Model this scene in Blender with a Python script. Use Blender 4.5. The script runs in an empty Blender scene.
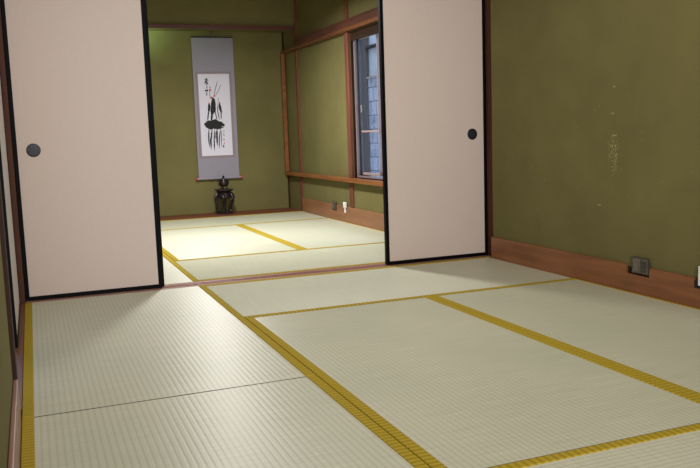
import bpy, bmesh, math, random
from mathutils import Vector, Matrix
random.seed(4)
SC = bpy.context.scene
COL = SC.collection

# ------------------------------------------------------------------ camera
F, YAW, PITCH, ROLL = 803.055, 0.3740, 0.1250, -0.0340
CAM = Vector((0.082, -4.385, 0.789))
cd = bpy.data.cameras.new('camera'); cam = bpy.data.objects.new('camera', cd); COL.objects.link(cam)
fw = Vector((math.sin(YAW)*math.cos(PITCH), math.cos(YAW)*math.cos(PITCH), -math.sin(PITCH)))
r0 = Vector((math.cos(YAW), -math.sin(YAW), 0)); u0 = r0.cross(fw)
rt = r0*math.cos(ROLL) + u0*math.sin(ROLL); up = -r0*math.sin(ROLL) + u0*math.cos(ROLL)
M = Matrix((rt, up, -fw)).transposed().to_4x4(); M.translation = CAM
cam.matrix_world = M
cd.sensor_width = 36; cd.sensor_fit = 'HORIZONTAL'; cd.lens = F/700*36; cd.clip_start = 0.02
SC.camera = cam

# ------------------------------------------------------------------ world + lights + exposure
w = bpy.data.worlds.new('sky'); SC.world = w; w.use_nodes = True
bg = w.node_tree.nodes['Background']; bg.inputs[0].default_value = (0.60, 0.74, 1.0, 1); bg.inputs[1].default_value = 1.9

def area(name, loc, size, power, col, rot=(0, 0, 0), spread=180, shape='DISK', sy=None):
    l = bpy.data.lights.new(name, 'AREA'); l.shape = shape; l.size = size
    if sy: l.size_y = sy
    l.energy = power; l.color = col; l.spread = math.radians(spread)
    o = bpy.data.objects.new(name, l); o.location = loc; o.rotation_euler = rot; COL.objects.link(o); return o
area('far_room_ceiling_light', (1.45, 1.75, 2.05), 0.30, 60, (1.0, 0.985, 0.96), spread=166)
area('near_room_ceiling_light', (1.30, -1.7, 2.25), 0.55, 16, (1.0, 0.97, 0.92))
area('fill_light_behind_camera', (0.62, -5.2, 1.25), 1.1, 29, (1.0, 0.955, 0.925), rot=(math.radians(88), 0, math.radians(-12)), shape='RECTANGLE', sy=1.3, spread=95)  # unseen fill light added to brighten the door fronts; no window here
area('alcove_tube_light', (1.03, 3.62, 1.775), 0.36, 4.0, (0.62, 1.0, 0.66), shape='RECTANGLE', sy=0.03, rot=(math.radians(142), 0, 0))
SC.view_settings.view_transform = 'Standard'; SC.view_settings.look = 'None'
SC.view_settings.gamma = 1; SC.view_settings.use_curve_mapping = False
SC.view_settings.exposure = 0.30

# ------------------------------------------------------------------ material helpers
def mat(name):
    m = bpy.data.materials.new(name); m.use_nodes = True
    nt = m.node_tree; return m, nt, nt.nodes['Principled BSDF']
def N(nt, t, **kw):
    n = nt.nodes.new(t)
    for k, v in kw.items(): setattr(n, k, v)
    return n
def L(nt, a, b): nt.links.new(a, b)
def ramp(nt, stops):
    r = N(nt, 'ShaderNodeValToRGB'); e = r.color_ramp.elements
    while len(e) < len(stops): e.new(0.5)
    for x, (p, c) in zip(e, stops): x.position = p; x.color = (*c, 1)
    return r
def coords(nt, scale=(1, 1, 1), rot=(0, 0, 0)):
    t = N(nt, 'ShaderNodeTexCoord'); m = N(nt, 'ShaderNodeMapping')
    m.inputs['Scale'].default_value = scale; m.inputs['Rotation'].default_value = rot
    L(nt, t.outputs['Object'], m.inputs['Vector']); return m.outputs['Vector']
def noise(nt, vec, scale, detail=4, rough=0.55):
    n = N(nt, 'ShaderNodeTexNoise'); n.inputs['Scale'].default_value = scale
    n.inputs['Detail'].default_value = detail; n.inputs['Roughness'].default_value = rough
    L(nt, vec, n.inputs['Vector']); return n
def bump(nt, b, h, strength, dist, prev=None):
    n = N(nt, 'ShaderNodeBump'); n.inputs['Strength'].default_value = strength; n.inputs['Distance'].default_value = dist
    L(nt, h, n.inputs['Height'])
    if prev is not None: L(nt, prev, n.inputs['Normal'])
    if b is not None: L(nt, n.outputs['Normal'], b.inputs['Normal'])
    return n.outputs['Normal']

def wood(name, c1, c2, axis, rough=0.42, scale=1.0, coat=0.0):
    m, nt, b = mat(name)
    s = [28, 28, 28]; s[axis] = 1.6
    v = coords(nt, tuple(x*scale for x in s))
    n = noise(nt, v, 1.0, 6, 0.6); n2 = noise(nt, coords(nt, (3, 3, 3)), 1.0, 2)
    mx = N(nt, 'ShaderNodeMath', operation='MULTIPLY_ADD'); L(nt, n2.outputs['Fac'], mx.inputs[0]); mx.inputs[1].default_value = 0.4
    ms = N(nt, 'ShaderNodeMath', operation='SUBTRACT'); L(nt, n.outputs['Fac'], ms.inputs[0]); ms.inputs[1].default_value = 0.2
    L(nt, ms.outputs[0], mx.inputs[2])
    r = ramp(nt, [(0.28, c1), (0.72, c2)]); L(nt, mx.outputs[0], r.inputs['Fac']); L(nt, r.outputs['Color'], b.inputs['Base Color'])
    b.inputs['Roughness'].default_value = rough
    if coat: b.inputs['Coat Weight'].default_value = coat; b.inputs['Coat Roughness'].default_value = 0.25
    bump(nt, b, n.outputs['Fac'], 0.25, 0.001)
    return m
W_X = wood('reddish wood along x', (0.12, 0.040, 0.022), (0.22, 0.078, 0.038), 0)
W_Y = wood('reddish wood along y', (0.12, 0.040, 0.022), (0.22, 0.078, 0.038), 1)
W_Z = wood('reddish wood along z', (0.10, 0.036, 0.024), (0.22, 0.080, 0.046), 2)
BASE_Y = wood('cedar baseboard', (0.15, 0.052, 0.018), (0.30, 0.115, 0.042), 1, 0.38, coat=0.15)
BASE_F = wood('pale cedar baseboard', (0.20, 0.085, 0.035), (0.33, 0.15, 0.07), 1, 0.4)
RAIL_Y = wood('orange rail wood', (0.15, 0.052, 0.016), (0.30, 0.115, 0.035), 1, 0.35)
DARK_Z = wood('dark brown wood', (0.018, 0.008, 0.006), (0.050, 0.020, 0.012), 2, 0.4)
DARK_Y = wood('dark red brown beam wood', (0.055, 0.020, 0.014), (0.12, 0.042, 0.026), 1, 0.4)
JAMB = wood('brown jamb wood', (0.045, 0.018, 0.011), (0.11, 0.040, 0.022), 2, 0.45)
LIP_Y = wood('dull orange beam lip wood', (0.10, 0.036, 0.014), (0.20, 0.075, 0.025), 1, 0.42)
HEAD_Y = wood('blackish brown wood', (0.020, 0.011, 0.007), (0.05, 0.026, 0.014), 1, 0.5)
LINT = wood('dark red lintel wood', (0.07, 0.020, 0.014), (0.14, 0.040, 0.026), 0, 0.45)
SILL_X = wood('pinkish sill wood', (0.27, 0.13, 0.10), (0.43, 0.23, 0.18), 0, 0.35)
PINK_Y = wood('worn pink brown wood', (0.20, 0.10, 0.075), (0.34, 0.18, 0.13), 1, 0.45)
CEIL = wood('ceiling board', (0.30, 0.19, 0.10), (0.42, 0.28, 0.16), 0, 0.5)
FLOORW = wood('floor board', (0.20, 0.11, 0.06), (0.32, 0.19, 0.10), 0, 0.5)

for _m in (JAMB, DARK_Z, HEAD_Y, W_Z, W_X):
    _b = _m.node_tree.nodes['Principled BSDF']; _b.inputs['Roughness'].default_value = 0.6; _b.inputs['Specular IOR Level'].default_value = 0.15

def plaster(name, base, marks=False):
    m, nt, b = mat(name)
    v = coords(nt)
    n1 = noise(nt, v, 1.7, 4, 0.6); n2 = noise(nt, v, 420, 3, 0.7)
    lo = tuple(c*0.86 for c in base); hi = tuple(c*1.14 for c in base)
    r = ramp(nt, [(0.3, lo), (0.7, hi)]); L(nt, n1.outputs['Fac'], r.inputs['Fac'])
    mx = N(nt, 'ShaderNodeMix', data_type='RGBA', blend_type='MULTIPLY'); mx.inputs['Factor'].default_value = 1
    r2 = ramp(nt, [(0.25, (0.8, 0.8, 0.8)), (0.75, (1.15, 1.15, 1.15))]); L(nt, n2.outputs['Fac'], r2.inputs['Fac'])
    L(nt, r.outputs['Color'], mx.inputs['A']); L(nt, r2.outputs['Color'], mx.inputs['B'])
    out = mx.outputs['Result']
    if marks:
        # worn patches where the sand finish has rubbed off: clusters of pale specks
        for (cy, cz, ry, rz, sc, th) in ((-1.263, 0.965, 0.010, 0.006, 30, 2.0), (-1.252, 0.84, 0.018, 0.004, 30, 2.0), (-1.266, 0.735, 0.022, 0.005, 30, 2.0), (-1.16, 0.396, 0.020, 0.004, 30, 2.0), (-1.262, 0.645, 0.045, 0.11, 95, 0.40), (-0.62, 0.60, 0.06, 0.10, 60, 0.17), (-1.05, 0.55, 0.9, 0.55, 22, 0.065)):
            mp = N(nt, 'ShaderNodeMapping'); tc = N(nt, 'ShaderNodeTexCoord'); L(nt, tc.outputs['Object'], mp.inputs['Vector'])
            mp.inputs['Location'].default_value = (0, -cy/ry, -cz/rz); mp.inputs['Scale'].default_value = (0, 1/ry, 1/rz)
            ln = N(nt, 'ShaderNodeVectorMath', operation='LENGTH'); L(nt, mp.outputs['Vector'], ln.inputs[0])
            inv = N(nt, 'ShaderNodeMapRange'); L(nt, ln.outputs['Value'], inv.inputs['Value'])
            inv.inputs['From Min'].default_value = 0.4; inv.inputs['From Max'].default_value = 1.05
            inv.inputs['To Min'].default_value = 1; inv.inputs['To Max'].default_value = 0
            vo = N(nt, 'ShaderNodeTexVoronoi'); vo.inputs['Scale'].default_value = sc; L(nt, tc.outputs['Object'], vo.inputs['Vector'])
            lt = N(nt, 'ShaderNodeMath', operation='LESS_THAN'); L(nt, vo.outputs['Distance'], lt.inputs[0]); lt.inputs[1].default_value = th
            mm = N(nt, 'ShaderNodeMath', operation='MULTIPLY'); L(nt, lt.outputs[0], mm.inputs[0]); L(nt, inv.outputs['Result'], mm.inputs[1])
            m2 = N(nt, 'ShaderNodeMath', operation='MULTIPLY'); L(nt, mm.outputs[0], m2.inputs[0]); m2.inputs[1].default_value = 0.8
            mk = N(nt, 'ShaderNodeMix', data_type='RGBA'); L(nt, m2.outputs[0], mk.inputs['Factor'])
            L(nt, out, mk.inputs['A']); mk.inputs['B'].default_value = (0.38, 0.34, 0.15, 1); out = mk.outputs['Result']
    L(nt, out, b.inputs['Base Color']); b.inputs['Roughness'].default_value = 0.95
    b.inputs['Specular IOR Level'].default_value = 0.15
    bump(nt, b, n2.outputs['Fac'], 0.35, 0.0012)
    return m
GREEN = (0.165, 0.147, 0.056)
WALL = plaster('olive green sand plaster', GREEN)
WALLM = plaster('olive green sand plaster with worn specks', GREEN, True)
WHITEP = plaster('pale outside render', (0.4, 0.45, 0.5))

def tatami(name, along):   # along = 0/1: axis the ribs run along
    m, nt, b = mat(name)
    across = 1-along
    s = [6, 6, 6]; s[across] = 1.0
    tc = N(nt, 'ShaderNodeTexCoord'); sx = N(nt, 'ShaderNodeSeparateXYZ'); L(nt, tc.outputs['Object'], sx.inputs[0])
    a = sx.outputs[across]; l = sx.outputs[along]
    fr = N(nt, 'ShaderNodeMath', operation='MULTIPLY'); L(nt, a, fr.inputs[0]); fr.inputs[1].default_value = 2*math.pi/0.0185
    sn = N(nt, 'ShaderNodeMath', operation='SINE'); L(nt, fr.outputs[0], sn.inputs[0])
    # flat-topped ridge with a narrow groove
    g = N(nt, 'ShaderNodeMapRange', interpolation_type='SMOOTHSTEP'); L(nt, sn.outputs[0], g.inputs['Value'])
    g.inputs['From Min'].default_value = -1.0; g.inputs['From Max'].default_value = 0.1
    # rush strands, running across the mat
    vs = [1, 1, 1]; vs[along] = 260; vs[across] = 5
    rush = noise(nt, coords(nt, tuple(vs)), 1.0, 3, 0.6)
    tone = noise(nt, coords(nt, (2.2, 2.2, 1)), 1.0, 3, 0.5)
    r = ramp(nt, [(0.25, (0.485, 0.487, 0.365)), (0.75, (0.645, 0.64, 0.505))]); L(nt, rush.outputs['Fac'], r.inputs['Fac'])
    r2 = ramp(nt, [(0.3, (0.94, 0.96, 0.93)), (0.7, (1.03, 1.02, 1.0))]); L(nt, tone.outputs['Fac'], r2.inputs['Fac'])
    mx = N(nt, 'ShaderNodeMix', data_type='RGBA', blend_type='MULTIPLY'); mx.inputs['Factor'].default_value = 1
    L(nt, r.outputs['Color'], mx.inputs['A']); L(nt, r2.outputs['Color'], mx.inputs['B'])
    gr = N(nt, 'ShaderNodeMapRange'); L(nt, g.outputs['Result'], gr.inputs['Value']); gr.inputs['To Min'].default_value = 0.88; gr.inputs['To Max'].default_value = 1.0
    mg = N(nt, 'ShaderNodeVectorMath', operation='SCALE'); L(nt, mx.outputs['Result'], mg.inputs[0]); L(nt, gr.outputs['Result'], mg.inputs['Scale'])
    L(nt, mg.outputs[0], b.inputs['Base Color'])
    b.inputs['Roughness'].default_value = 0.44; b.inputs['Specular IOR Level'].default_value = 0.72
    b.inputs['Anisotropic'].default_value = 0.75
    t = N(nt, 'ShaderNodeCombineXYZ'); t.inputs[along].default_value = 1.0
    L(nt, t.outputs[0], b.inputs['Tangent'])
    n1 = bump(nt, None, g.outputs['Result'], 0.22, 0.0008)
    bump(nt, b, rush.outputs['Fac'], 0.35, 0.0004, n1)
    return m
TAT_Y = tatami('tatami rush facing, ribs along y', 1)
TAT_X = tatami('tatami rush facing, ribs along x', 0)

def heri(name, along):
    m, nt, b = mat(name)
    v = coords(nt)
    wv = N(nt, 'ShaderNodeTexWave', bands_direction='XY'[along]); wv.inputs['Scale'].default_value = 15; wv.inputs['Distortion'].default_value = 0.4
    L(nt, v, wv.inputs['Vector'])
    r = ramp(nt, [(0.1, (0.31, 0.22, 0.018)), (0.75, (0.42, 0.305, 0.03))]); L(nt, wv.outputs['Fac'], r.inputs['Fac'])
    L(nt, r.outputs['Color'], b.inputs['Base Color']); b.inputs['Roughness'].default_value = 0.55
    b.inputs['Roughness'].default_value = 0.85; b.inputs['Specular IOR Level'].default_value = 0.08
    bump(nt, b, wv.outputs['Fac'], 0.4, 0.001); return m
HERI = [heri('mustard cloth edging, along x', 0), heri('mustard cloth edging, along y', 1)]

def plain(name, col, rough=0.5, metal=0.0, ns=0, amt=0.1, bmp=0):
    m, nt, b = mat(name)
    b.inputs['Roughness'].default_value = rough; b.inputs['Metallic'].default_value = metal
    n = noise(nt, coords(nt), ns or 30, 4)
    r = ramp(nt, [(0.3, tuple(c*(1-amt) for c in col)), (0.7, tuple(min(1, c*(1+amt)) for c in col))])
    L(nt, n.outputs['Fac'], r.inputs['Fac']); L(nt, r.outputs['Color'], b.inputs['Base Color'])
    if bmp: bump(nt, b, n.outputs['Fac'], bmp, 0.0006)
    return m
PAPER = plain('beige fusuma paper', (0.60, 0.505, 0.448), 0.75, ns=160, amt=0.03, bmp=0.15)
LACQ = plain('black lacquer', (0.002, 0.002, 0.003), 0.55, ns=10); LACQ.node_tree.nodes['Principled BSDF'].inputs['Specular IOR Level'].default_value = 0.08
PULL = plain('black metal pull', (0.012, 0.013, 0.02), 0.35, 0.3, ns=60)
PULLC = plain('dark slate pull dish', (0.018, 0.019, 0.030), 0.5, 0.2, ns=200, amt=0.3)
SCLOTH = plain('grey lilac scroll silk', (0.265, 0.25, 0.305), 0.7, ns=240, amt=0.12, bmp=0.1)
SBORD = plain('mauve brown scroll band', (0.25, 0.20, 0.225), 0.7, ns=200, amt=0.1)
SPAPER = plain('white scroll paper', (0.67, 0.655, 0.77), 0.8, ns=60, amt=0.02)
INK = plain('black ink', (0.012, 0.012, 0.014), 0.8, ns=300, amt=0.5)
INKG = plain('thin grey ink', (0.12, 0.12, 0.13), 0.8, ns=300, amt=0.4)
RED = plain('vermilion red', (0.62, 0.03, 0.04), 0.5)
BRONZE = plain('dark purple bronze', (0.030, 0.018, 0.024), 0.32, 0.45, ns=90, amt=0.4, bmp=0.2)
BRONZE2 = plain('dark lacquered stand wood', (0.020, 0.013, 0.016), 0.3, 0.1, ns=90, amt=0.4)
ALU = plain('pinkish bronze aluminium', (0.22, 0.16, 0.16), 0.5, 0.0, ns=30)
ALUD = plain('dark weathered aluminium', (0.045, 0.043, 0.045), 0.5, 0.0, ns=30)
ALUL = plain('pale pink aluminium', (0.36, 0.26, 0.25), 0.5, 0.0, ns=30)
GREYP = plain('smooth grey outside panel', (0.17, 0.155, 0.145), 0.8, ns=8)
BLUEP = plain('smooth pale blue outside panel', (0.29, 0.335, 0.37), 0.7, ns=8)
STEEL = plain('tarnished steel plate', (0.17, 0.15, 0.115), 0.5, 0.3, ns=70, amt=0.35)
STEELD = plain('dark oxidised steel', (0.10, 0.085, 0.075), 0.5, 0.6, ns=70, amt=0.3)
WHITE = plain('white plastic', (0.78, 0.78, 0.78), 0.4)
GREYPL = plain('grey plastic', (0.05, 0.05, 0.052), 0.5)
HOLE = plain('dark recess', (0.008, 0.006, 0.005), 0.9)
CORD = plain('dark silk cord', (0.10, 0.09, 0.08), 0.7)
def glass():
    m, nt, b = mat('window glass')
    g = N(nt, 'ShaderNodeBsdfGlossy'); g.inputs['Roughness'].default_value = 0.02
    t = N(nt, 'ShaderNodeBsdfTransparent'); f = N(nt, 'ShaderNodeLayerWeight'); f.inputs['Blend'].default_value = 0.5
    p = N(nt, 'ShaderNodeMath', operation='POWER'); L(nt, f.outputs['Facing'], p.inputs[0]); p.inputs[1].default_value = 5
    q = N(nt, 'ShaderNodeMath', operation='MULTIPLY_ADD'); L(nt, p.outputs[0], q.inputs[0]); q.inputs[1].default_value = 0.5; q.inputs[2].default_value = 0.03
    mx = N(nt, 'ShaderNodeMixShader'); L(nt, q.outputs[0], mx.inputs[0]); L(nt, t.outputs[0], mx.inputs[1]); L(nt, g.outputs[0], mx.inputs[2])
    L(nt, mx.outputs[0], nt.nodes['Material Output'].inputs['Surface']); return m
GLASS = glass()
def shingle():
    m, nt, b = mat('blue grey shingle siding')
    v = coords(nt, (1, 1, 1), (math.radians(90), 0, math.radians(90)))
    tc = N(nt, 'ShaderNodeTexCoord'); sx = N(nt, 'ShaderNodeSeparateXYZ'); L(nt, tc.outputs['Object'], sx.inputs[0])
    cb = N(nt, 'ShaderNodeCombineXYZ'); L(nt, sx.outputs[1], cb.inputs[0]); L(nt, sx.outputs[2], cb.inputs[1])
    br = N(nt, 'ShaderNodeTexBrick'); L(nt, cb.outputs[0], br.inputs['Vector']); br.inputs['Scale'].default_value = 1
    br.inputs['Brick Width'].default_value = 0.16; br.inputs['Row Height'].default_value = 0.165; br.inputs['Mortar Size'].default_value = 0.007
    br.inputs['Color1'].default_value = (0.17, 0.205, 0.26, 1); br.inputs['Color2'].default_value = (0.26, 0.30, 0.37, 1); br.inputs['Mortar'].default_value = (0.05, 0.06, 0.08, 1)
    n = noise(nt, cb.outputs[0], 14, 4); mx = N(nt, 'ShaderNodeMix', data_type='RGBA', blend_type='MULTIPLY'); mx.inputs['Factor'].default_value = 0.6
    r = ramp(nt, [(0.3, (0.6, 0.6, 0.6)), (0.7, (1.2, 1.2, 1.2))]); L(nt, n.outputs['Fac'], r.inputs['Fac'])
    L(nt, br.outputs['Color'], mx.inputs['A']); L(nt, r.outputs['Color'], mx.inputs['B']); L(nt, mx.outputs['Result'], b.inputs['Base Color'])
    b.inputs['Roughness'].default_value = 0.8; return m
SHING = shingle()

# ------------------------------------------------------------------ mesh helpers
def box(bm, lo, hi, bev=0.0, seg=2):
    lo = Vector(lo); hi = Vector(hi); c = (lo+hi)/2; s = hi-lo
    t = bmesh.new(); bmesh.ops.create_cube(t, size=1)
    bmesh.ops.scale(t, vec=s, verts=t.verts); bmesh.ops.translate(t, vec=c, verts=t.verts)
    if bev: bmesh.ops.bevel(t, geom=t.edges[:], offset=min(bev, min(s)*0.45), segments=seg, affect='EDGES', profile=0.5)
    merge(bm, t)
def merge(bm, t):
    me = bpy.data.meshes.new('tmp'); t.to_mesh(me); t.free(); bm.from_mesh(me); bpy.data.meshes.remove(me)
def lathe(bm, prof, c, n=32, sq=0):
    rings = []
    for r, z in prof:
        rings.append([bm.verts.new((c[0]+r*math.cos(2*math.pi*i/n), c[1]+r*math.sin(2*math.pi*i/n), c[2]+z)) for i in range(n)])
    for a, b in zip(rings, rings[1:]):
        for i in range(n): bm.faces.new((a[i], a[(i+1) % n], b[(i+1) % n], b[i]))
    bm.faces.new(rings[0][::-1]); bm.faces.new(rings[-1])
def tube(bm, pts, rad, n=10):
    pts = [Vector(p) for p in pts]
    if not hasattr(rad, '__len__'): rad = [rad]*len(pts)
    rings = []
    for i, p in enumerate(pts):
        d = (pts[min(i+1, len(pts)-1)]-pts[max(i-1, 0)]).normalized()
        a = d.orthogonal().normalized() if abs(d.z) > 0.99 else d.cross(Vector((0, 0, 1))).normalized()
        b = d.cross(a)
        rings.append([bm.verts.new(p+rad[i]*(a*math.cos(2*math.pi*k/n)+b*math.sin(2*math.pi*k/n))) for k in range(n)])
    for a, b in zip(rings, rings[1:]):
        for i in range(n): bm.faces.new((a[i], a[(i+1) % n], b[(i+1) % n], b[i]))
    bm.faces.new(rings[0][::-1]); bm.faces.new(rings[-1])
def cyl_y(bm, c, r, d, n=32, dish=0):   # short disc facing -Y
    prof = [(0, 0)]
    m = Matrix.Translation(Vector(c)) @ Matrix.Rotation(math.radians(90), 4, 'X')
    t = bmesh.new(); lathe(t, [(r, 0), (r, d*0.7), (r*0.93, d), (r*0.80, d), (r*0.74, d-dish), (0.001, d-dish)] if dish else [(r, 0), (r, d*0.8), (r*0.9, d)], (0, 0, 0), n)
    bmesh.ops.transform(t, matrix=m, verts=t.verts); merge(bm, t)
def obj(name, bm, m, parent=None, smooth=False, label=None):
    bmesh.ops.remove_doubles(bm, verts=bm.verts, dist=1e-6)
    bmesh.ops.recalc_face_normals(bm, faces=bm.faces)
    me = bpy.data.meshes.new(name); bm.to_mesh(me); bm.free(); me.materials.append(m)
    if smooth:
        for p in me.polygons: p.use_smooth = True
        try: me.set_sharp_from_angle(angle=math.radians(40))
        except Exception: pass
    o = bpy.data.objects.new(name, me); COL.objects.link(o)
    if parent is not None:
        o.parent = parent; o.matrix_parent_inverse = parent.matrix_basis.inverted()
    if label: o['label'] = label
    return o
def boxobj(name, lo, hi, m, parent=None, bev=0.0, label=None):
    bm = bmesh.new(); box(bm, lo, hi, bev); return obj(name, bm, m, parent, label=label)
def boxes(name, bl, m, parent=None, bev=0.0, label=None):
    bm = bmesh.new()
    for lo, hi in bl: box(bm, lo, hi, bev)
    return obj(name, bm, m, parent, label=label)
def struct(o): o['kind'] = 'structure'; return o
def thing(name, loc, label, cat, group=None):
    o = bpy.data.objects.new(name, None); o.location = loc; o.empty_display_size = 0.05; COL.objects.link(o)
    o['label'] = label; o['category'] = cat
    if group: o['group'] = group
    return o
def tag(o, label, cat, group=None):
    o['label'] = label; o['category'] = cat
    if group: o['group'] = group
    return o

# ------------------------------------------------------------------ dimensions
XR = 2.661           # face of right baseboard = edge of mats
XW = 2.676           # plaster face of right wall
YD = -0.076          # front face of the sliding doors
YB = 3.975           # alcove back wall
YF = 3.52            # far edge of far room mats
YN = -5.6            # behind the camera
H = 2.42

# ------------------------------------------------------------------ the setting
struct(boxobj('floor', (-0.5, YN-0.1, -0.16), (2.9, YB+0.15, -0.0555), FLOORW))
struct(boxobj('ceiling', (-0.5, YN-0.1, H), (2.9, YB+0.15, H+0.05), CEIL))
struct(boxobj('wall_behind_camera', (-0.5, YN-0.1, -0.055), (2.9, YN, H), WALL))
struct(boxobj('wall_back', (-0.2, YB, -0.055), (2.9, YB+0.12, H), WALL))
# right wall: near piece, far pieces round the window
WY0, WY1, WZ0, WZ1 = 0.55, 2.072, 0.385, 1.635
struct(boxobj('wall_right_near', (XW, YN, -0.055), (XW+0.13, -0.172, H), WALLM))
struct(boxes('wall_right_far', [((XW, 0.03, -0.055), (XW+0.13, WY0, H)), ((XW, WY1, -0.055), (XW+0.13, YB, H)),
     ((XW, WY0, -0.055), (XW+0.13, WY1, WZ0)), ((XW, WY0, WZ1), (XW+0.13, WY1, H))], WALL))
# left wall: plaster nearer than the closet, and the far room's left wall
struct(boxobj('wall_left_near', (-0.12, YN, -0.055), (-0.014, -1.935, H), WALL))
struct(boxobj('wall_left_far', (-0.12, 0.03, -0.055), (-0.014, YB, H), WALL))
struct(boxobj('wall_left_closet', (-0.46, -1.95, -0.055), (-0.42, 0.0, H), WALL))
struct(boxobj('wall_left_above_closet', (-0.12, -1.85, 1.82), (-0.014, -0.14, H), WALL))
# wall above the sliding doors and the alcove lintel wall
struct(boxobj('wall_above_doors', (-0.014, -0.09, 1.82), (XW+.021, 0.0, H), WALL))
struct(boxobj('wall_above_alcove', (-0.014, YF+0.005, 1.873), (XW, YB, H), WALL))
# door head and sill
struct(boxobj('trim_1', (-0.014, -0.12, 1.765), (XW+.021, 0.02, 1.82), W_X, bev=0.003))
struct(boxes('trim_2', [((0.0, -0.118, -0.055), (XW+.021, 0.018, -0.004)), ((0.0, -0.118, -0.004), (XW+.021, -0.080, 0.001)), ((0.0, -0.052, -0.004), (XW+.021, -0.049, 0.001)), ((0.0, -0.020, -0.004), (XW+.021, 0.018, 0.001))], SILL_X, bev=0.0012))
# door jambs
struct(boxobj('trim_3', (XW+0.0215, -0.171, -0.055), (XW+0.12, 0.03, H), JAMB, bev=0.003))
struct(boxobj('trim_4', (-0.12, -0.135, -0.055), (0.004, 0.03, 1.765), JAMB, bev=0.003))
# baseboards
def notched(x0, x1, y0, y1, z1, notches, m, name):
    # board running along Y with rectangular notches cut from its top edge: (ya, yb, z)
    bl = []; y = y0
    for a, b_, z in sorted(notches):
        bl.append(((x0, y, -0.02), (x1, a, z1))); bl.append(((x0, a, -0.02), (x1, b_, z))); y = b_
    bl.append(((x0, y, -0.02), (x1, y1, z1)))
    bm = bmesh.new()
    # one outline, extruded
    pts = [(y0, -0.02)]
    pts.append((y0, z1))
    for a, b_, z in sorted(notches): pts += [(a, z1), (a, z), (b_, z), (b_, z1)]
    pts += [(y1, z1), (y1, -0.02)]
    va = [bm.verts.new((x0, p[0], p[1])) for p in pts]; vb = [bm.verts.new((x1, p[0], p[1])) for p in pts]
    bm.faces.new(va); bm.faces.new(vb[::-1])
    for i in range(len(pts)):
        j = (i+1) % len(pts); bm.faces.new((va[i], va[j], vb[j], vb[i]))
    return struct(obj(name, bm, m))
notched(XR, XW, YN, -0.172, 0.131, [(-1.526, -1.372, 0.088), (-1.96, -1.795, 0.088)], BASE_Y, 'baseboard_right_near')
notched(XR, XW, 0.03, YF-0.02, 0.140, [(2.50, 2.63, 0.085)], BASE_F, 'baseboard_right_far')
struct(boxobj('baseboard_left_near', (-0.013, YN, -0.055), (0.0, -1.937, 0.118), PINK_Y, bev=0.003))
struct(boxobj('baseboard_left_far', (-0.013, 0.03, -0.055), (0.0, YB, 0.118), PINK_Y, bev=0.003))
struct(boxobj('trim_5', (-0.40, -1.85, -0.055), (0.0, -0.137, 0.001), W_Y, bev=0.001))            # closet sill
struct(boxobj('trim_6', (-0.12, -1.932, 0.0015), (-0.003, -1.852, H), DARK_Z, bev=0.002))            # closet post
struct(boxobj('trim_7', (-0.12, -1.85, 1.77), (-0.004, -0.137, 1.818), W_Y, bev=0.002))            # closet head
# alcove: flush board, lintel, soffit is the wall underside
struct(boxobj('trim_8', (-0.012, YF+0.03, -0.055), (XW, YB-0.001, 0.006), W_X, bev=0.003))
struct(boxobj('trim_9', (0.0, YF-0.022, 1.838), (XR-0.006, YF+0.02, 1.872), LINT, bev=0.003))
# corner post, inner corner strip, window post
struct(boxobj('trim_10', (XR-0.004, YF-0.018, -0.02), (XW+0.02, YF+0.028, H), W_Z, bev=0.003))
struct(boxobj('trim_11', (XW-0.018, YB-0.014, 0.008), (XW-0.0005, YB-0.001, 1.87), DARK_Z, bev=0.002))
struct(boxes('trim_12', [((XW-0.014, 2.09, 0.1405), (XW+0.01, 2.17, 0.364)), ((XW-0.024, 2.075, 0.4025), (XW+0.01, 2.15, 1.638)), ((XW-0.014, 2.09, 1.742), (XW+0.01, 2.17, H))], W_Z, bev=0.003))
# picture rail beam with its orange lower lip, window-sill rail and the little upright at the alcove wall
struct(boxobj('trim_13', (XW-0.036, 0.03, 1.672), (XW+0.0, YF-0.012, 1.742), DARK_Y, bev=0.002))
struct(boxobj('trim_14', (XW-0.042, 0.03, 1.640), (XW+0.0, 3.958, 1.6715), LIP_Y, bev=0.002))
struct(boxobj('trim_15', (XW-0.052, 0.03, 0.365), (XW+0.0, 3.958, 0.4015), RAIL_Y, bev=0.003))
struct(boxobj('trim_16', (XW-0.050, 3.905, 0.402), (XW-0.012, 3.955, 1.6395), RAIL_Y, bev=0.003))

# ------------------------------------------------------------------ window
win = bpy.data.objects.new('window_1', None); win.location = (XW+0.05, 1.3, WZ0); COL.objects.link(win); win['kind'] = 'structure'
win['label'] = 'bronze aluminium sliding window in the far green wall'
# wooden reveal lining and the head board hiding the top of the frame
boxobj('head_board', (XW+0.0005, WY0+0.013, 1.560), (XW+0.0165, WY1-0.013, WZ1-0.021), HEAD_Y, win, bev=0.002)
boxes('window_lining', [((XW+0.001, WY1-0.012, WZ0), (XW+0.129, WY1-0.0005, WZ1)), ((XW+0.001, WY0+0.0005, WZ0), (XW+0.129, WY0+0.012, WZ1)),
      ((XW+0.001, WY0+0.012, WZ1-0.02), (XW+0.129, WY1-0.012, WZ1-0.0005)), ((XW+0.001, WY0+0.012, WZ0+0.0005), (XW+0.129, WY1-0.012, WZ0+0.012))], DARK_Z, win, bev=0.001)
fy0, fy1, fz0, fz1 = WY0+0.0125, WY1-0.0125, WZ0+0.0125, WZ1-0.0205
fx0, fx1 = XW+0.018, XW+0.112
def ring(x0, x1, y0, y1, z0, z1, t, tb=None):
    tb = tb or t
    return [((x0, y0, z0), (x1, y0+t, z1)), ((x0, y1-t, z0), (x1, y1, z1)), ((x0, y0+t, z0), (x1, y1-t, z0+tb)), ((x0, y0+t, z1-tb), (x1, y1-t, z1))]
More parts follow.
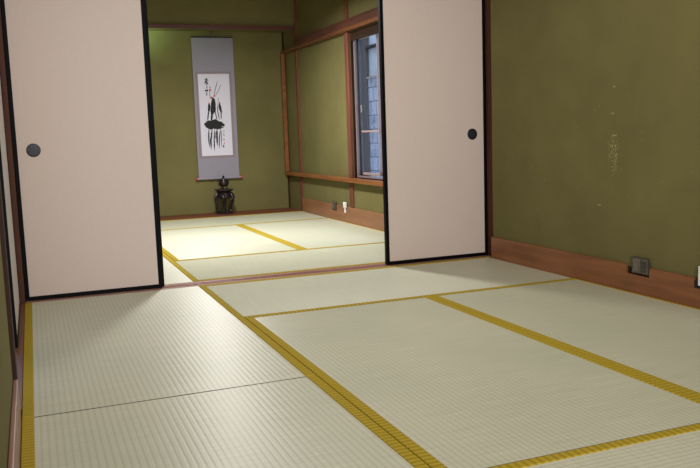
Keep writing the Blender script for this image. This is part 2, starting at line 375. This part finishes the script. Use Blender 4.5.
boxes('outer_frame', ring(fx0+0.0275, XW+0.1285, fy0, fy1, fz0, fz1, 0.013), ALUD, win, bev=0.002)
boxes('window_frame', ring(fx0, fx0+0.027, fy0, fy1, fz0, fz1, 0.013) + ring(fx0, fx0+0.012, fy0, fy1, fz0, fz1, 0.026), ALU, win, bev=0.002)
def sash(y0, y1, x):
    s = boxes('sash', ring(x, x+0.022, y0, y1-0.009, fz0+0.031, fz1-0.024, 0.008, 0.020)[:1] + ring(x, x+0.022, y0, y1-0.009, fz0+0.031, fz1-0.024, 0.008, 0.020)[2:] + [((x+0.004, y0+0.01, 0.790), (x+0.018, y1-0.01, 0.806))], ALUL, win, bev=0.002)
    boxobj('side_gasket', (x-0.002, y1-0.0088, fz0+0.031), (x+0.024, y1, fz1-0.024), GREYPL, s, bev=0.001, label='dark rubber side edge')
    boxobj('glass_pane', (x+0.009, y0+0.007, fz0+0.05), (x+0.013, y1-0.010, fz1-0.045), GLASS, s)
    return s
s1 = sash(1.655, fy1-0.0135, XW+0.060)
boxobj('sash_latch', (XW+0.050, 1.996, 0.96), (XW+0.0595, 2.006, 1.02), ALUL, s1, bev=0.002)
boxes('sash', ring(XW+0.086, XW+0.108, fy0+0.0225, 1.700, fz0+0.031, fz1-0.024, 0.020, 0.024) + [((XW+0.090, fy0+0.0425, 0.790), (XW+0.104, 1.68, 0.806))], ALU, win, bev=0.002)
boxobj('glass_pane', (XW+0.095, fy0+0.0405, fz0+0.05), (XW+0.099, 1.682, fz1-0.045), GLASS, win)

# ------------------------------------------------------------------ neighbouring house seen through the window
nh = thing('neighbouring_house', (3.95, 5.0, -0.6), 'neighbouring house with blue grey shingle siding seen outside the window', 'house')
boxobj('shingle_wall', (3.92, 1.2, -0.6), (4.05, 4.64, 1.425), SHING, nh)
boxobj('upper_panel', (3.94, 1.2, 1.4455), (4.05, 4.64, 1.775), BLUEP, nh, label='smooth pale blue upper wall panel')
boxobj('ledge', (3.89, 1.2, 1.4255), (4.05, 4.64, 1.445), GREYP, nh, bev=0.003)
boxobj('corner_board', (3.89, 4.642, -0.6), (4.05, 6.6, 3.0), GREYP, nh, bev=0.005, label='smooth grey wall strip')
boxobj('gutter', (3.86, 1.2, 1.7755), (4.05, 4.64, 1.80), LACQ, nh, bev=0.006, label='thin black gutter line')
boxobj('fascia', (3.95, 1.2, 1.8005), (4.05, 4.64, 2.5), WHITEP, nh, label='pale teal grey upper fascia')

# ------------------------------------------------------------------ tatami mats
BW = 0.033
def mat_thing(x0, x1, y0, y1, along, label, group=None, name='tatami_mat', BR=BW):
    g = 0.0013
    x0 += g; x1 -= g; y0 += 0.0019; y1 -= 0.0019
    root = thing(name, ((x0+x1)/2, (y0+y1)/2, -0.055), label, 'tatami mat', group)
    boxobj('straw_core', (x0+0.001, y0+0.001, -0.055), (x1-0.001, y1-0.001, -0.0455), STRAW, root)
    if along == 1:  # thin dark strips at both ends paint the shadow in the seam gap
        boxobj('seam_shadow', (x0+BW, y0-0.0004, -0.02), (x1-BR, y0+0.0016, 0.0002), SEAMSHADE, root)
        boxobj('seam_shadow', (x0+BW, y1-0.0016, -0.02), (x1-BR, y1+0.0004, 0.0002), SEAMSHADE, root)
        boxobj('rush_facing', (x0+0.002, y0, -0.045), (x1-0.002, y1, 0.0), TAT_Y, root, bev=0.0004)
        boxobj('cloth_edging', (x0, y0-0.0002, -0.03), (x0+BW, y1+0.0002, 0.0028), HERI[1], root, bev=0.0026)
        boxobj('cloth_edging', (x1-BR, y0-0.0002, -0.03), (x1, y1+0.0002, 0.0028), HERI[1], root, bev=0.0026)
    else:
        boxobj('rush_facing', (x0, y0+0.002, -0.045), (x1, y1-0.002, 0.0), TAT_X, root, bev=0.0015)
        boxobj('cloth_edging', (x0-0.0002, y0, -0.03), (x1+0.0002, y0+BW, 0.0028), HERI[0], root, bev=0.0026)
        boxobj('cloth_edging', (x0-0.0002, y1-BW, -0.03), (x1+0.0002, y1, 0.0028), HERI[0], root, bev=0.0026)
    return root
SEAMSHADE = plain('brown seam shadow', (0.13, 0.12, 0.075), 0.9, ns=80, amt=0.3)  # dark brown for the painted gap shadow at the mat ends
STRAW = plain('straw core', (0.30, 0.24, 0.11), 0.9, ns=80, amt=0.3)
GN, GF = 'tatami mats of the near room', 'tatami mats of the far room'
X1, X2 = 0.903, 1.812
mat_thing(0.0, X1, -1.944, -0.119, 1, 'tatami mat along the left wall, touching the left sliding door', GN)
mat_thing(0.0, X1, -3.76, -1.944, 1, 'tatami mat in the lower left corner, nearest along the left wall', GN)
mat_thing(X1, XR, -1.012, -0.119, 0, 'crosswise tatami mat just in front of the right sliding door', GN)
mat_thing(X1, X2, -2.824, -1.012, 1, 'long tatami mat in the middle of the near room floor', GN)
mat_thing(X2, XR, -2.824, -1.012, 1, 'long tatami mat lying against the near right baseboard', GN, BR=0.010)
mat_thing(X1, XR, -3.76, -2.824, 0, 'crosswise tatami mat cut off at the lower right edge of the photo', GN)
X3 = 1.789
mat_thing(0.0, X1, 0.019, 1.79, 1, 'tatami mat past the sill, partly hidden behind the left sliding door', GF)
mat_thing(X1, XR, 0.019, 0.868, 0, 'crosswise tatami mat just past the wooden door sill', GF)
mat_thing(X1, X3, 0.868, 2.700, 1, 'brightly lit long tatami mat in the left half of the far room', GF)
mat_thing(X3, XR, 0.868, 2.700, 1, 'long tatami mat under the window in the far room', GF, BR=0.010)
mat_thing(X1, XR, 2.700, YF+0.028, 0, 'crosswise tatami mat at the very back, before the alcove board', GF)

# ------------------------------------------------------------------ sliding doors
def fusuma(x0, x1, y0, label, pull_x=None, group='beige sliding doors between the rooms'):
    z0, z1, d, t = 0.0022, 1.764, 0.022, 0.0205
    root = thing('sliding_door', ((x0+x1)/2, y0+d/2, z0), label, 'sliding door', group)
    boxes('door_frame', ring(0, 1, 0, 1, 0, 1, .1) and [((x0, y0, z0), (x0+t, y0+d, z1)), ((x1-t, y0, z0), (x1, y0+d, z1)),
          ((x0+t, y0, z0), (x1-t, y0+d, z0+t)), ((x0+t, y0, z1-t), (x1-t, y0+d, z1))], LACQ, root, bev=0.0025)
    boxobj('paper_panel', (x0+t-0.002, y0+0.004, z0+t-0.002), (x1-t+0.002, y0+d-0.004, z1-t+0.002), PAPER, root)
    if pull_x is not None:
        bm = bmesh.new(); cyl_y(bm, (pull_x, y0+0.0045, 0.757), 0.0335, 0.005, 40, dish=0.004)
        p = obj('round_pull', bm, PULL, root, smooth=True)
        bm = bmesh.new(); cyl_y(bm, (pull_x, y0+0.0045, 0.757), 0.0235, 0.0016, 32)
        obj('pull_dish', bm, PULLC, p, smooth=True)
    return root
fusuma(0.0045, 0.688, YD, 'beige sliding door at the left with a round black pull near its left edge', 0.100)
fusuma(2.003, 2.6965, YD, 'beige sliding door at the right with a round black pull near its right edge', 2.597)
fusuma(0.020, 0.702, YD+0.030, 'sliding door slid behind the left front door, only its dark edge showing')
fusuma(2.013, 2.6960, YD+0.030, 'sliding door slid behind the right front door, only its dark edge showing')

# closet sliding doors in the left wall (planes face +X)
def closet_door(y0, y1, x1, label):
    z0, z1, d, t = 0.0022, 1.769, 0.02, 0.02
    root = thing('closet_door', (x1-d/2, (y0+y1)/2, z0), label, 'sliding door')
    boxes('door_frame', [((x1-d, y0, z0), (x1, y0+t, z1)), ((x1-d, y1-t, z0), (x1, y1, z1)),
          ((x1-d, y0+t, z0), (x1, y1-t, z0+t)), ((x1-d, y0+t, z1-t), (x1, y1-t, z1))], LACQ, root, bev=0.002)
    boxobj('paper_panel', (x1-d+0.004, y0+t-0.002, z0+t-0.002), (x1-0.003, y1-t+0.002, z1-t+0.002), CPAPER, root)
CPAPER = plain('pale grey closet paper', (0.62, 0.58, 0.56), 0.7, ns=120, amt=0.03)
closet_door(-1.06, -0.14, -0.019, 'narrow sliver of pale closet door in the left wall beside the brown jamb')

# ------------------------------------------------------------------ outlets and switch on the right wall
def outlet(y0, y1, z0, z1, label, hy0, hy1, hz0):
    root = thing('wall_outlet', (XW, (y0+y1)/2, z0), label, 'outlet')
    boxobj('back_box', (XW-0.003, hy0+0.001, hz0), (XW-0.0002, hy1, min(z1-0.02, 0.120)), HOLE, root, label='dark gap left round the plate')
    boxobj('cover_plate', (XR-0.004, y0, z0), (XR+0.002, y1, z1), STEEL, root, bev=0.0015)
    boxes('plate_rim', [((XR-0.0055, y0, z1-0.005), (XR+0.003, y1, z1)), ((XR-0.0055, y0, z0), (XR+0.003, y1, z0+0.005)),
          ((XR-0.0055, y0, z0+0.005), (XR+0.003, y0+0.004, z1-0.005)), ((XR-0.0055, y1-0.004, z0+0.005), (XR+0.003, y1, z1-0.005))], STEELD, root, bev=0.001)
    yc = (y0+y1)/2; h = z1-z0
    boxobj('socket', (XR-0.007, yc-0.004, z0+0.010), (XR-0.0045, y0+0.012, z1-0.012), STEELD, root, bev=0.001)
    boxobj('mounting_box', (XR+0.0025, y0+0.010, z0+0.008), (XW-0.0035, y1-0.010, z1-0.008), STEELD, root)
    return root
outlet(-1.524, -1.418, 0.098, 0.174, 'square tarnished metal outlet plate over the near baseboard', -1.525, -1.373, 0.0885)
outlet(2.510, 2.610, 0.094, 0.163, 'small dark outlet on the far baseboard left of the white plug', 2.501, 2.629, 0.0855)
sw = thing('telephone_jack', (XW, -1.87, 0.1), 'white wall plate cut off by the right edge of the photo', 'wall plate')
boxobj('cover_plate', (XR-0.008, -1.94, 0.102), (XR-0.002, -1.822, 0.186), WHITE, sw, bev=0.003)
boxobj('back_box', (XR-0.0015, -1.957, 0.0885), (XW-0.0002, -1.797, 0.12), HOLE, sw)
pl = thing('plug_adapter', (XW-0.02, 2.25, 0.09), 'upright white plug adapter on the far baseboard below the window post', 'plug')
boxobj('adapter_body', (XR-0.018, 2.232, 0.130), (XR-0.0006, 2.290, 0.180), WHITE, pl, bev=0.004)
boxobj('adapter_stem', (XR-0.014, 2.248, 0.082), (XR-0.0006, 2.276, 0.1295), WHITE, pl, bev=0.004)

# ------------------------------------------------------------------ hanging scroll
YS = 3.945
sx0, sx1, sz0, sz1 = 1.690, 2.120, 0.372, 1.810
sc = thing('hanging_scroll', ((sx0+sx1)/2, YS, sz0), 'tall grey hanging scroll with black ink painting on the alcove wall', 'scroll')
def slab(bm, x0, x1, z0, z1, y, t, nx=2, nz=24, amp=0.002):
    # thin cloth with a very slight wave
    def yy(z): return y + amp*math.sin((z-0.3)*5.0)
    F_, B_ = [], []
    for k in range(nz+1):
        z = z0+(z1-z0)*k/nz
        F_.append([bm.verts.new((x0+(x1-x0)*i/nx, yy(z), z)) for i in range(nx+1)])
        B_.append([bm.verts.new((x0+(x1-x0)*i/nx, yy(z)+t, z)) for i in range(nx+1)])
    for k in range(nz):
        for i in range(nx):
            bm.faces.new((F_[k][i], F_[k][i+1], F_[k+1][i+1], F_[k+1][i])); bm.faces.new((B_[k][i], B_[k+1][i], B_[k+1][i+1], B_[k][i+1]))
        bm.faces.new((F_[k][0], F_[k+1][0], B_[k+1][0], B_[k][0])); bm.faces.new((F_[k][nx], B_[k][nx], B_[k+1][nx], F_[k+1][nx]))
    for i in range(nx):
        bm.faces.new((F_[0][i], B_[0][i], B_[0][i+1], F_[0][i+1])); bm.faces.new((F_[nz][i], F_[nz][i+1], B_[nz][i+1], B_[nz][i]))
bm = bmesh.new(); slab(bm, sx0, sx1, sz0, sz1, YS, 0.004); obj('silk_mounting', bm, SCLOTH, sc)
px0, px1, pz0, pz1 = 1.737, 2.062, 0.603, 1.440
bm = bmesh.new(); slab(bm, px0-0.027, px1+0.027, pz0-0.024, pz1+0.024, YS-0.0012, 0.001); obj('inner_band', bm, SBORD, sc)
bm = bmesh.new(); slab(bm, px0, px1, pz0, pz1, YS-0.0024, 0.001); pap = obj('painting_paper', bm, SPAPER, sc)
bm = bmesh.new(); tube(bm, [(sx0-0.012, YS+0.002, sz0-0.004), (sx1+0.012, YS+0.002, sz0-0.004)], 0.013, 14); obj('bottom_rod', bm, SCLOTH, sc, smooth=True)
for a, b_ in ((sx0-0.030, sx0-0.012), (sx1+0.012, sx1+0.030)):
    bm = bmesh.new(); tube(bm, [(a, YS+0.002, sz0-0.004), (b_, YS+0.002, sz0-0.004)], 0.0145, 14); obj('rod_knob', bm, RED, sc, smooth=True, label='red rod end')
bm = bmesh.new(); tube(bm, [(sx0, YS+0.003, sz1), (sx1, YS+0.003, sz1)], 0.007, 10); obj('top_rod', bm, BRONZE2, sc, smooth=True)
cx = (sx0+sx1)/2
bm = bmesh.new(); tube(bm, [(cx-0.085, YS, sz1+0.006), (cx-0.04, YS, sz1+0.020), (cx, YS, sz1+0.033), (cx+0.04, YS, sz1+0.020), (cx+0.085, YS, sz1+0.006)], 0.0028, 8); obj('hanging_cord', bm, CORD, sc)
# ink strokes: (u across, v down) on the paper, width in paper widths
def uv(px, py):   # paper coordinates measured on a 31 x 82 grid
    v = (py-74.4)/82.0; u = (px-(197.4+5.1*v))/31.0; return u, v
def stroke(bm, pts, wid, taper=True, depth=0.0004):
    P = []
    for (a, c) in pts:
        u, v = uv(a, c); z = pz1-(pz1-pz0)*v
        P.append(Vector((px0+(px1-px0)*u, YS-0.0024+0.002*math.sin((z-0.3)*5.0), z)))
    # resample with jitter
    Q = []
    for i in range(len(P)-1):
        n = max(2, int((P[i+1]-P[i]).length/0.008))
        for k in range(n): Q.append(P[i].lerp(P[i+1], k/n))
    Q.append(P[-1]); n = len(Q); F_ = []; B_ = []
    for i, q in enumerate(Q):
        d = (Q[min(i+1, n-1)]-Q[max(i-1, 0)]).normalized(); s = Vector((-d.z, 0, d.x))
        t = i/(n-1); wv = wid*0.0105*0.64*(0.80+0.35*random.random())
        if taper: wv *= min(1, 0.25+3*t, 0.25+3*(1-t))
        j = Vector((random.uniform(-1, 1), 0, random.uniform(-1, 1)))*0.0007
        F_.append((bm.verts.new(q+s*wv+j+Vector((0, -depth, 0))), bm.verts.new(q-s*wv+j+Vector((0, -depth, 0)))))
        B_.append((bm.verts.new(q+s*wv+j), bm.verts.new(q-s*wv+j)))
    for i in range(n-1):
        bm.faces.new((F_[i][0], F_[i][1], F_[i+1][1], F_[i+1][0]))
        bm.faces.new((F_[i][0], F_[i+1][0], B_[i+1][0], B_[i][0])); bm.faces.new((F_[i][1], B_[i][1], B_[i+1][1], F_[i+1][1]))
    bm.faces.new((F_[0][0], B_[0][0], B_[0][1], F_[0][1])); bm.faces.new((F_[-1][0], F_[-1][1], B_[-1][1], B_[-1][0]))
bm = bmesh.new()
CH = [  # calligraphy column, upper left; small signature column, lower right
    [([(204.0, 80.4), (207.8, 79.2)], .7), ([(206.2, 78.2), (205.8, 81.5), (204.2, 84.0)], 1.0), ([(204.4, 82.6), (206.0, 82.0), (207.2, 84.2), (205.2, 84.8)], 1.1), ([(206.6, 80.6), (208.0, 81.6)], .7)],
    [([(206.4, 85.6), (206.6, 89.4)], .6), ([(205.0, 89.9), (205.6, 91.2), (207.9, 90.6)], 1.3), ([(205.2, 91.0), (207.8, 91.2)], 1.2), ([(207.6, 89.2), (207.7, 90.6)], .6)],
    [([(205.4, 93.4), (207.4, 93.2)], .5), ([(206.4, 92.8), (206.5, 96.4)], .5), ([(205.6, 95.0), (207.2, 94.8)], .5)],
    [([(209.3, 86.6), (209.9, 88.4)], .9), ([(209.2, 88), (209.5, 99)], .35)],
    [([(224.0, 131), (224.2, 133)], .6), ([(224.1, 133), (224.0, 135)], .3), ([(223.8, 135), (224.4, 137)], .6)],
    [([(224.1, 139), (224.2, 142)], .6)], [([(223.2, 146.5), (224.4, 148.6)], .9), ([(224.5, 145.2), (223.7, 147)], .7)]]
for ch in CH:
    bm = bmesh.new()
    for pts, wd in ch: stroke(bm, pts, wd)
    obj('written_character', bm, INK, pap)

bm = bmesh.new()
for pts, wd in [([(212.6, 97.6), (212.9, 103), (212.6, 110), (211.6, 116.5)], 3.2), ([(214.2, 99), (214.6, 108), (215.2, 114)], 1.5),
                ([(208.7, 103.5), (209.1, 107), (208.6, 112)], 2.1), ([(208.6, 110), (207.6, 121)], 1.0), ([(219.0, 103.3), (219.8, 108), (221.4, 114)], 2.0), ([(220.6, 111), (221.4, 120)], .8),
                ([(212.0, 114), (211.4, 121)], 1.6), ([(215.0, 112), (217.2, 121)], .8), ([(217.4, 104), (217.6, 112), (219.6, 121)], .7), ([(210.8, 106), (211.4, 118)], .6)]:
    stroke(bm, pts, wd)
# broad wash in the middle
stroke(bm, [(205.0, 123.0), (206.2, 125.2), (209, 124.3), (212, 125.4), (214.6, 123.6), (218, 125.6), (222, 125.0), (224.6, 126.4)], 5.4)
stroke(bm, [(206.0, 122.0), (210.5, 123.0), (215.2, 121.2), (217.5, 123.2), (222.5, 123.2)], 2.9)
stroke(bm, [(205.6, 127.0), (211, 128.6), (213, 127.4), (218, 128.4), (223.6, 128.0)], 2.4)
for pts, wd in [([(208.9, 129), (208.9, 140), (209.9, 147.6)], 1.0), ([(212.2, 129), (211.2, 140), (211.4, 150.0)], 1.1), ([(210.0, 138), (211.4, 149)], .6),
                ([(214.6, 130), (214.4, 141), (214.7, 151.7)], .9), ([(217.0, 129), (217.2, 138), (217.6, 146.6)], 1.3), ([(220.7, 129), (219.6, 139), (219.4, 149.4)], .8), ([(221.6, 130), (221.8, 148)], .5), ([(216, 131), (215.6, 140)], .5)]:
    stroke(bm, pts, wd)
obj('ink_drawing', bm, INK, pap)
bm = bmesh.new()
for pts, wd in [([(217.0, 81), (215.4, 88), (213.2, 97.5)], .55), ([(220.8, 84.2), (218.4, 90), (214.8, 97)], .45), ([(218.4, 98), (217.8, 103)], .4)]: stroke(bm, pts, wd)
obj('ink_reeds', bm, INKG, pap)
for a, c, q in ((210.1, 90.4, 1.5), (214.1, 96.2, 1.5), (210.9, 98.0, 1.7), (208.7, 103.4, 1.1), (219.4, 103.0, 1.2), (224.6, 143.8, 1.1)):
    bm = bmesh.new(); stroke(bm, [(a-q*.45, c), (a+q*.45, c+.1)], q, taper=False, depth=0.0007); obj('red_dab', bm, RED, pap)

bm = bmesh.new(); tube(bm, [(cx, YB-0.0006, sz1+0.052), (cx, YS-0.006, sz1+0.046), (cx, YS-0.008, sz1+0.052)], 0.003, 8)
tube(bm, [(cx, YB-0.008, sz1+0.040), (cx, YB-0.008, sz1+0.062)], 0.004, 8)
tag(obj('wall_hook', bm, BRONZE, smooth=True), 'tiny metal hook holding up the scroll cord', 'hook')

# ------------------------------------------------------------------ stand and incense burner in the alcove
SX, SY, SZ = 1.912, 3.79, 0.0065
st = thing('display_stand', (SX, SY, SZ), 'dark curved-leg display stand on the alcove board under the scroll', 'stand')
bm = bmesh.new(); lathe(bm, [(0.070, 0.232), (0.086, 0.236), (0.094, 0.243), (0.095, 0.250), (0.088, 0.256), (0.070, 0.257)], (SX, SY, SZ), 40); obj('stand_top', bm, BRONZE2, st, smooth=True)
bm = bmesh.new(); lathe(bm, [(0.060, 0.160), (0.070, 0.164), (0.074, 0.180), (0.070, 0.200), (0.066, 0.214), (0.074, 0.228), (0.078, 0.2318)], (SX, SY, SZ), 40); obj('apron', bm, BRONZE, st, smooth=True)
bm = bmesh.new(); lathe(bm, [(0.074, 0.0), (0.084, 0.002), (0.086, 0.010), (0.080, 0.018), (0.070, 0.020)], (SX, SY, SZ), 40); obj('stand_base', bm, BRONZE2, st, smooth=True)
for k in range(6):
    a = math.radians(-90+12+30+60*k); c, s = math.cos(a), math.sin(a)
    prof = [(0.072, 0.212, .012), (0.086, 0.200, .015), (0.100, 0.180, .015), (0.104, 0.158, .014), (0.098, 0.130, .012), (0.084, 0.100, .010), (0.074, 0.070, .009), (0.072, 0.045, .010), (0.080, 0.026, .013), (0.078, 0.019, .012)]
    bm = bmesh.new(); tube(bm, [(SX+r*c, SY+r*s, SZ+z) for r, z, _ in prof], [q for _, _, q in prof], 12)
    obj('leg', bm, BRONZE2, st, smooth=True)
BZ = SZ+0.2575
bu = thing('incense_burner', (SX, SY, BZ), 'dark bronze lidded incense burner on top of the curved-leg stand', 'incense burner')
bm = bmesh.new(); lathe(bm, [(0.018, 0.022), (0.036, 0.026), (0.050, 0.040), (0.055, 0.060), (0.053, 0.076), (0.049, 0.082), (0.054, 0.088), (0.052, 0.092), (0.040, 0.092)], (SX, SY, BZ), 40); obj('bowl', bm, BRONZE, bu, smooth=True)
for k in range(3):
    a = math.radians(-90+60+120*k); c, s = math.cos(a), math.sin(a)
    bm = bmesh.new(); tube(bm, [(SX+.030*c, SY+.030*s, BZ+.034), (SX+.034*c, SY+.034*s, BZ+.016), (SX+.032*c, SY+.032*s, BZ+.0005)], [.010, .007, .008], 10); obj('foot', bm, BRONZE, bu, smooth=True)
bm = bmesh.new(); lathe(bm, [(0.046, 0.0925), (0.044, 0.098), (0.030, 0.104), (0.012, 0.107), (0.007, 0.111), (0.012, 0.118), (0.013, 0.125), (0.007, 0.133), (0.001, 0.136)], (SX, SY, BZ), 36); obj('lid', bm, BRONZE, bu, smooth=True)
